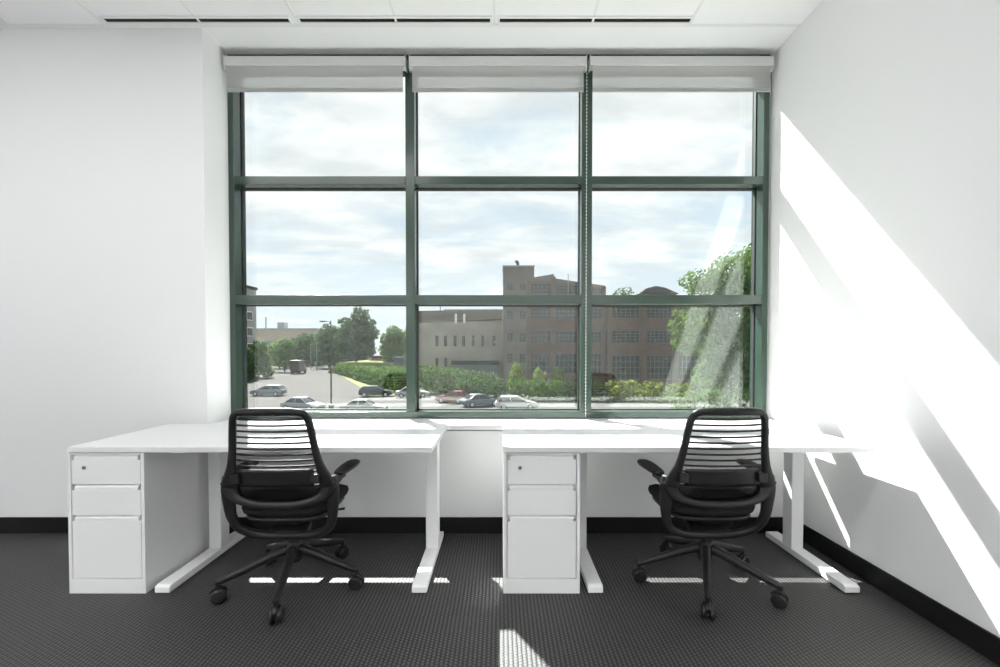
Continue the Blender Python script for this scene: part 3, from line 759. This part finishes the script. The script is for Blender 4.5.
car(-37.5, 139, 10, 'white car far off on the bank behind the hedge', srgb(225,225,225), 'sedan', -2.7)
car(-33.6, 142, 190, 'dark blue car far off on the bank behind the hedge', srgb(60,70,92), 'suv', -2.7)
car(-35.2, 134.5, 12, 'red car far off on the bank behind the hedge', srgb(150,50,48), 'suv', -2.7)
# dark truck by the road and grey box truck on the bank
def truck(x, y, rz, label, rgbbox, rgbcab, z):
    t = thing('box_truck', label, 'truck', (x, y, z), R(rz))
    MB().box(-3.2, 1.2, -1.15, 1.15, .75, 3.5).build('cargo_box', mat('truck_box', rgbbox, .5, .3), t, bevel=.05)
    cb = MB().prism([(1.3,.5),(1.3,2.35),(2.4,2.35),(2.9,1.45),(3.25,1.3),(3.25,.5)], -1.0, 1.0, 'y').build('cab', mat('truck_cab', rgbcab, .35, .5), t, bevel=.06)
    MB().prism([(2.42,2.2),(2.5,2.25),(2.92,1.52),(2.84,1.47)], -.85, .85, 'y').build('windscreen', CGL, cb)
    for sx in (-2.1, 2.2):
        for s in (-1, 1): MB().lathe([(.03,s*.75),(.42,s*.75),(.45,s*.8),(.45,s*1.03),(.25,s*1.06)], 18, (sx,0,.45), 'y').build('wheel', TIRE, t)
    MB().box(-3.2, 3.1, -.5, .5, .45, .75).build('chassis', TIRE, t)
    return t
truck(-25.4, 120, 80, 'dark grey box truck behind the hedge, next to the left mullion', srgb(62,66,72), srgb(60,60,64), -4.6)
truck(-53.0, 121, 95, 'small dark truck at the end of the road', srgb(56,46,46), srgb(120,40,40), GZ)

# lamp posts and utility poles
UPOLE = mat('pale_pole', ext(150,156,158), .7, .1)
POLE = mat('dark_pole', srgb(58,58,58), .6, .3)
lp = thing('street_lamp', 'tall dark parking lot lamp post with a flat lamp head', 'lamp post', (-18.6, 50.6, GZ))
MB().lathe([(.02,.0),(.28,.0),(.28,.5),(.09,.55),(.06,9.7),(.02,9.7)], 12).build('pole', POLE, lp)
MB().sweep([(0,0,9.5),(-.3,0,9.62),(-.7,0,9.62)], .04, .04, n=6).build('arm', POLE, lp)
MB().box(-1.15, -.5, -.2, .2, 9.55, 9.70).build('lamp_head', POLE, lp, bevel=.03)
for x, y, h, lab in ((-54.6, 137, 8.6, 'pale utility pole in front of the large dark tree'), (-58.4, 142, 8.2, 'pale utility pole left of its neighbour, by the dark tree')):
    u = thing('utility_pole', lab, 'pole', (x, y, GZ), 0, 'pale poles by the dark tree')
    MB().lathe([(.02,0),(.16,0),(.10,h),(.02,h)], 10).build('pole', UPOLE, u)
    MB().box(-.8, .8, -.06, .06, h-.5, h-.35).build('crossarm', UPOLE, u)

# ------------------------------------------------------------------ sky, sun, camera
wd_ = bpy.data.worlds.new('sky'); SC.world = wd_; wd_.use_nodes = True
nt = wd_.node_tree; N = nt.nodes; L = nt.links; bg = N['Background']
tc = N.new('ShaderNodeTexCoord'); sx = N.new('ShaderNodeSeparateXYZ'); L.new(tc.outputs['Generated'], sx.inputs[0])
def mth(op, a, b=None):
    n = N.new('ShaderNodeMath'); n.operation = op
    for i, q in enumerate((a, b)):
        if q is None: continue
        if isinstance(q, (int, float)): n.inputs[i].default_value = q
        else: L.new(q, n.inputs[i])
    return n.outputs[0]
den = mth('ADD', mth('MAXIMUM', sx.outputs['Z'], 0), .16)
cb = N.new('ShaderNodeCombineXYZ'); L.new(mth('DIVIDE', sx.outputs['X'], den), cb.inputs[0]); L.new(mth('DIVIDE', sx.outputs['Y'], den), cb.inputs[1])
mp = N.new('ShaderNodeMapping'); mp.inputs['Rotation'].default_value = (0,0,R(-24)); mp.inputs['Scale'].default_value = (.9,1.5,1); mp.inputs['Location'].default_value = (2.3,.7,0)
L.new(cb.outputs[0], mp.inputs['Vector'])
n1 = N.new('ShaderNodeTexNoise'); n1.inputs['Scale'].default_value = 1.25; n1.inputs['Detail'].default_value = 9; n1.inputs['Roughness'].default_value = .62; n1.inputs['Distortion'].default_value = .35
L.new(mp.outputs[0], n1.inputs['Vector'])
n2 = N.new('ShaderNodeTexNoise'); n2.inputs['Scale'].default_value = 2.6; n2.inputs['Detail'].default_value = 6; L.new(mp.outputs[0], n2.inputs['Vector'])
r1 = N.new('ShaderNodeValToRGB'); e = r1.color_ramp.elements; e[0].position = .38; e[0].color = (0,0,0,1); e[1].position = .58; e[1].color = (1,1,1,1)
# more cloud high up
cf = mth('ADD', n1.outputs['Fac'], mth('MULTIPLY', mth('SUBTRACT', mth('MINIMUM', sx.outputs['Z'], .5), .22), .45))
L.new(cf, r1.inputs['Fac'])
r2 = N.new('ShaderNodeValToRGB'); e = r2.color_ramp.elements; e[0].position = .36; e[0].color = (.74,.765,.79,1); e[1].position = .58; e[1].color = (.97,.975,.98,1); L.new(n2.outputs['Fac'], r2.inputs['Fac'])
rb_ = N.new('ShaderNodeValToRGB'); e = rb_.color_ramp.elements; e[0].position = 0; e[0].color = (.80,.86,.90,1); e[1].position = .35; e[1].color = (.56,.68,.80,1); L.new(sx.outputs['Z'], rb_.inputs['Fac'])
mx = N.new('ShaderNodeMix'); mx.data_type = 'RGBA'; L.new(r1.outputs['Color'], mx.inputs['Factor']); L.new(rb_.outputs['Color'], mx.inputs['A']); L.new(r2.outputs['Color'], mx.inputs['B'])
L.new(mx.outputs['Result'], bg.inputs['Color'])
bg.inputs['Strength'].default_value = 1.12

sd = bpy.data.lights.new('sun', 'SUN'); so = bpy.data.objects.new('sun', sd); COL.objects.link(so)
sd.energy = 26; sd.angle = R(.53); sd.color = (1, .985, .96)
so.rotation_euler = Vector((.552, -1, -1.208)).to_track_quat('-Z', 'Y').to_euler(); so.location = (-20, 40, 45)

cam = bpy.data.cameras.new('camera'); co = bpy.data.objects.new('camera', cam); COL.objects.link(co)
co.location = (0, 0, 1.208); co.rotation_euler = (R(90-1.1), 0, 0)
cam.sensor_fit = 'HORIZONTAL'; cam.sensor_width = 36; cam.lens = 460*36/1000; cam.shift_y = .0233
cam.clip_start = .05; cam.clip_end = 2000
SC.camera = co
SC.cycles.use_denoising = True
SC.cycles.max_bounces = 10; SC.cycles.diffuse_bounces = 5; SC.cycles.transparent_max_bounces = 24
SC.cycles.sample_clamp_indirect = 6
v = SC.view_settings
v.view_transform = 'Standard'; v.look = 'None'; v.gamma = 1; v.use_curve_mapping = False; v.exposure = .12
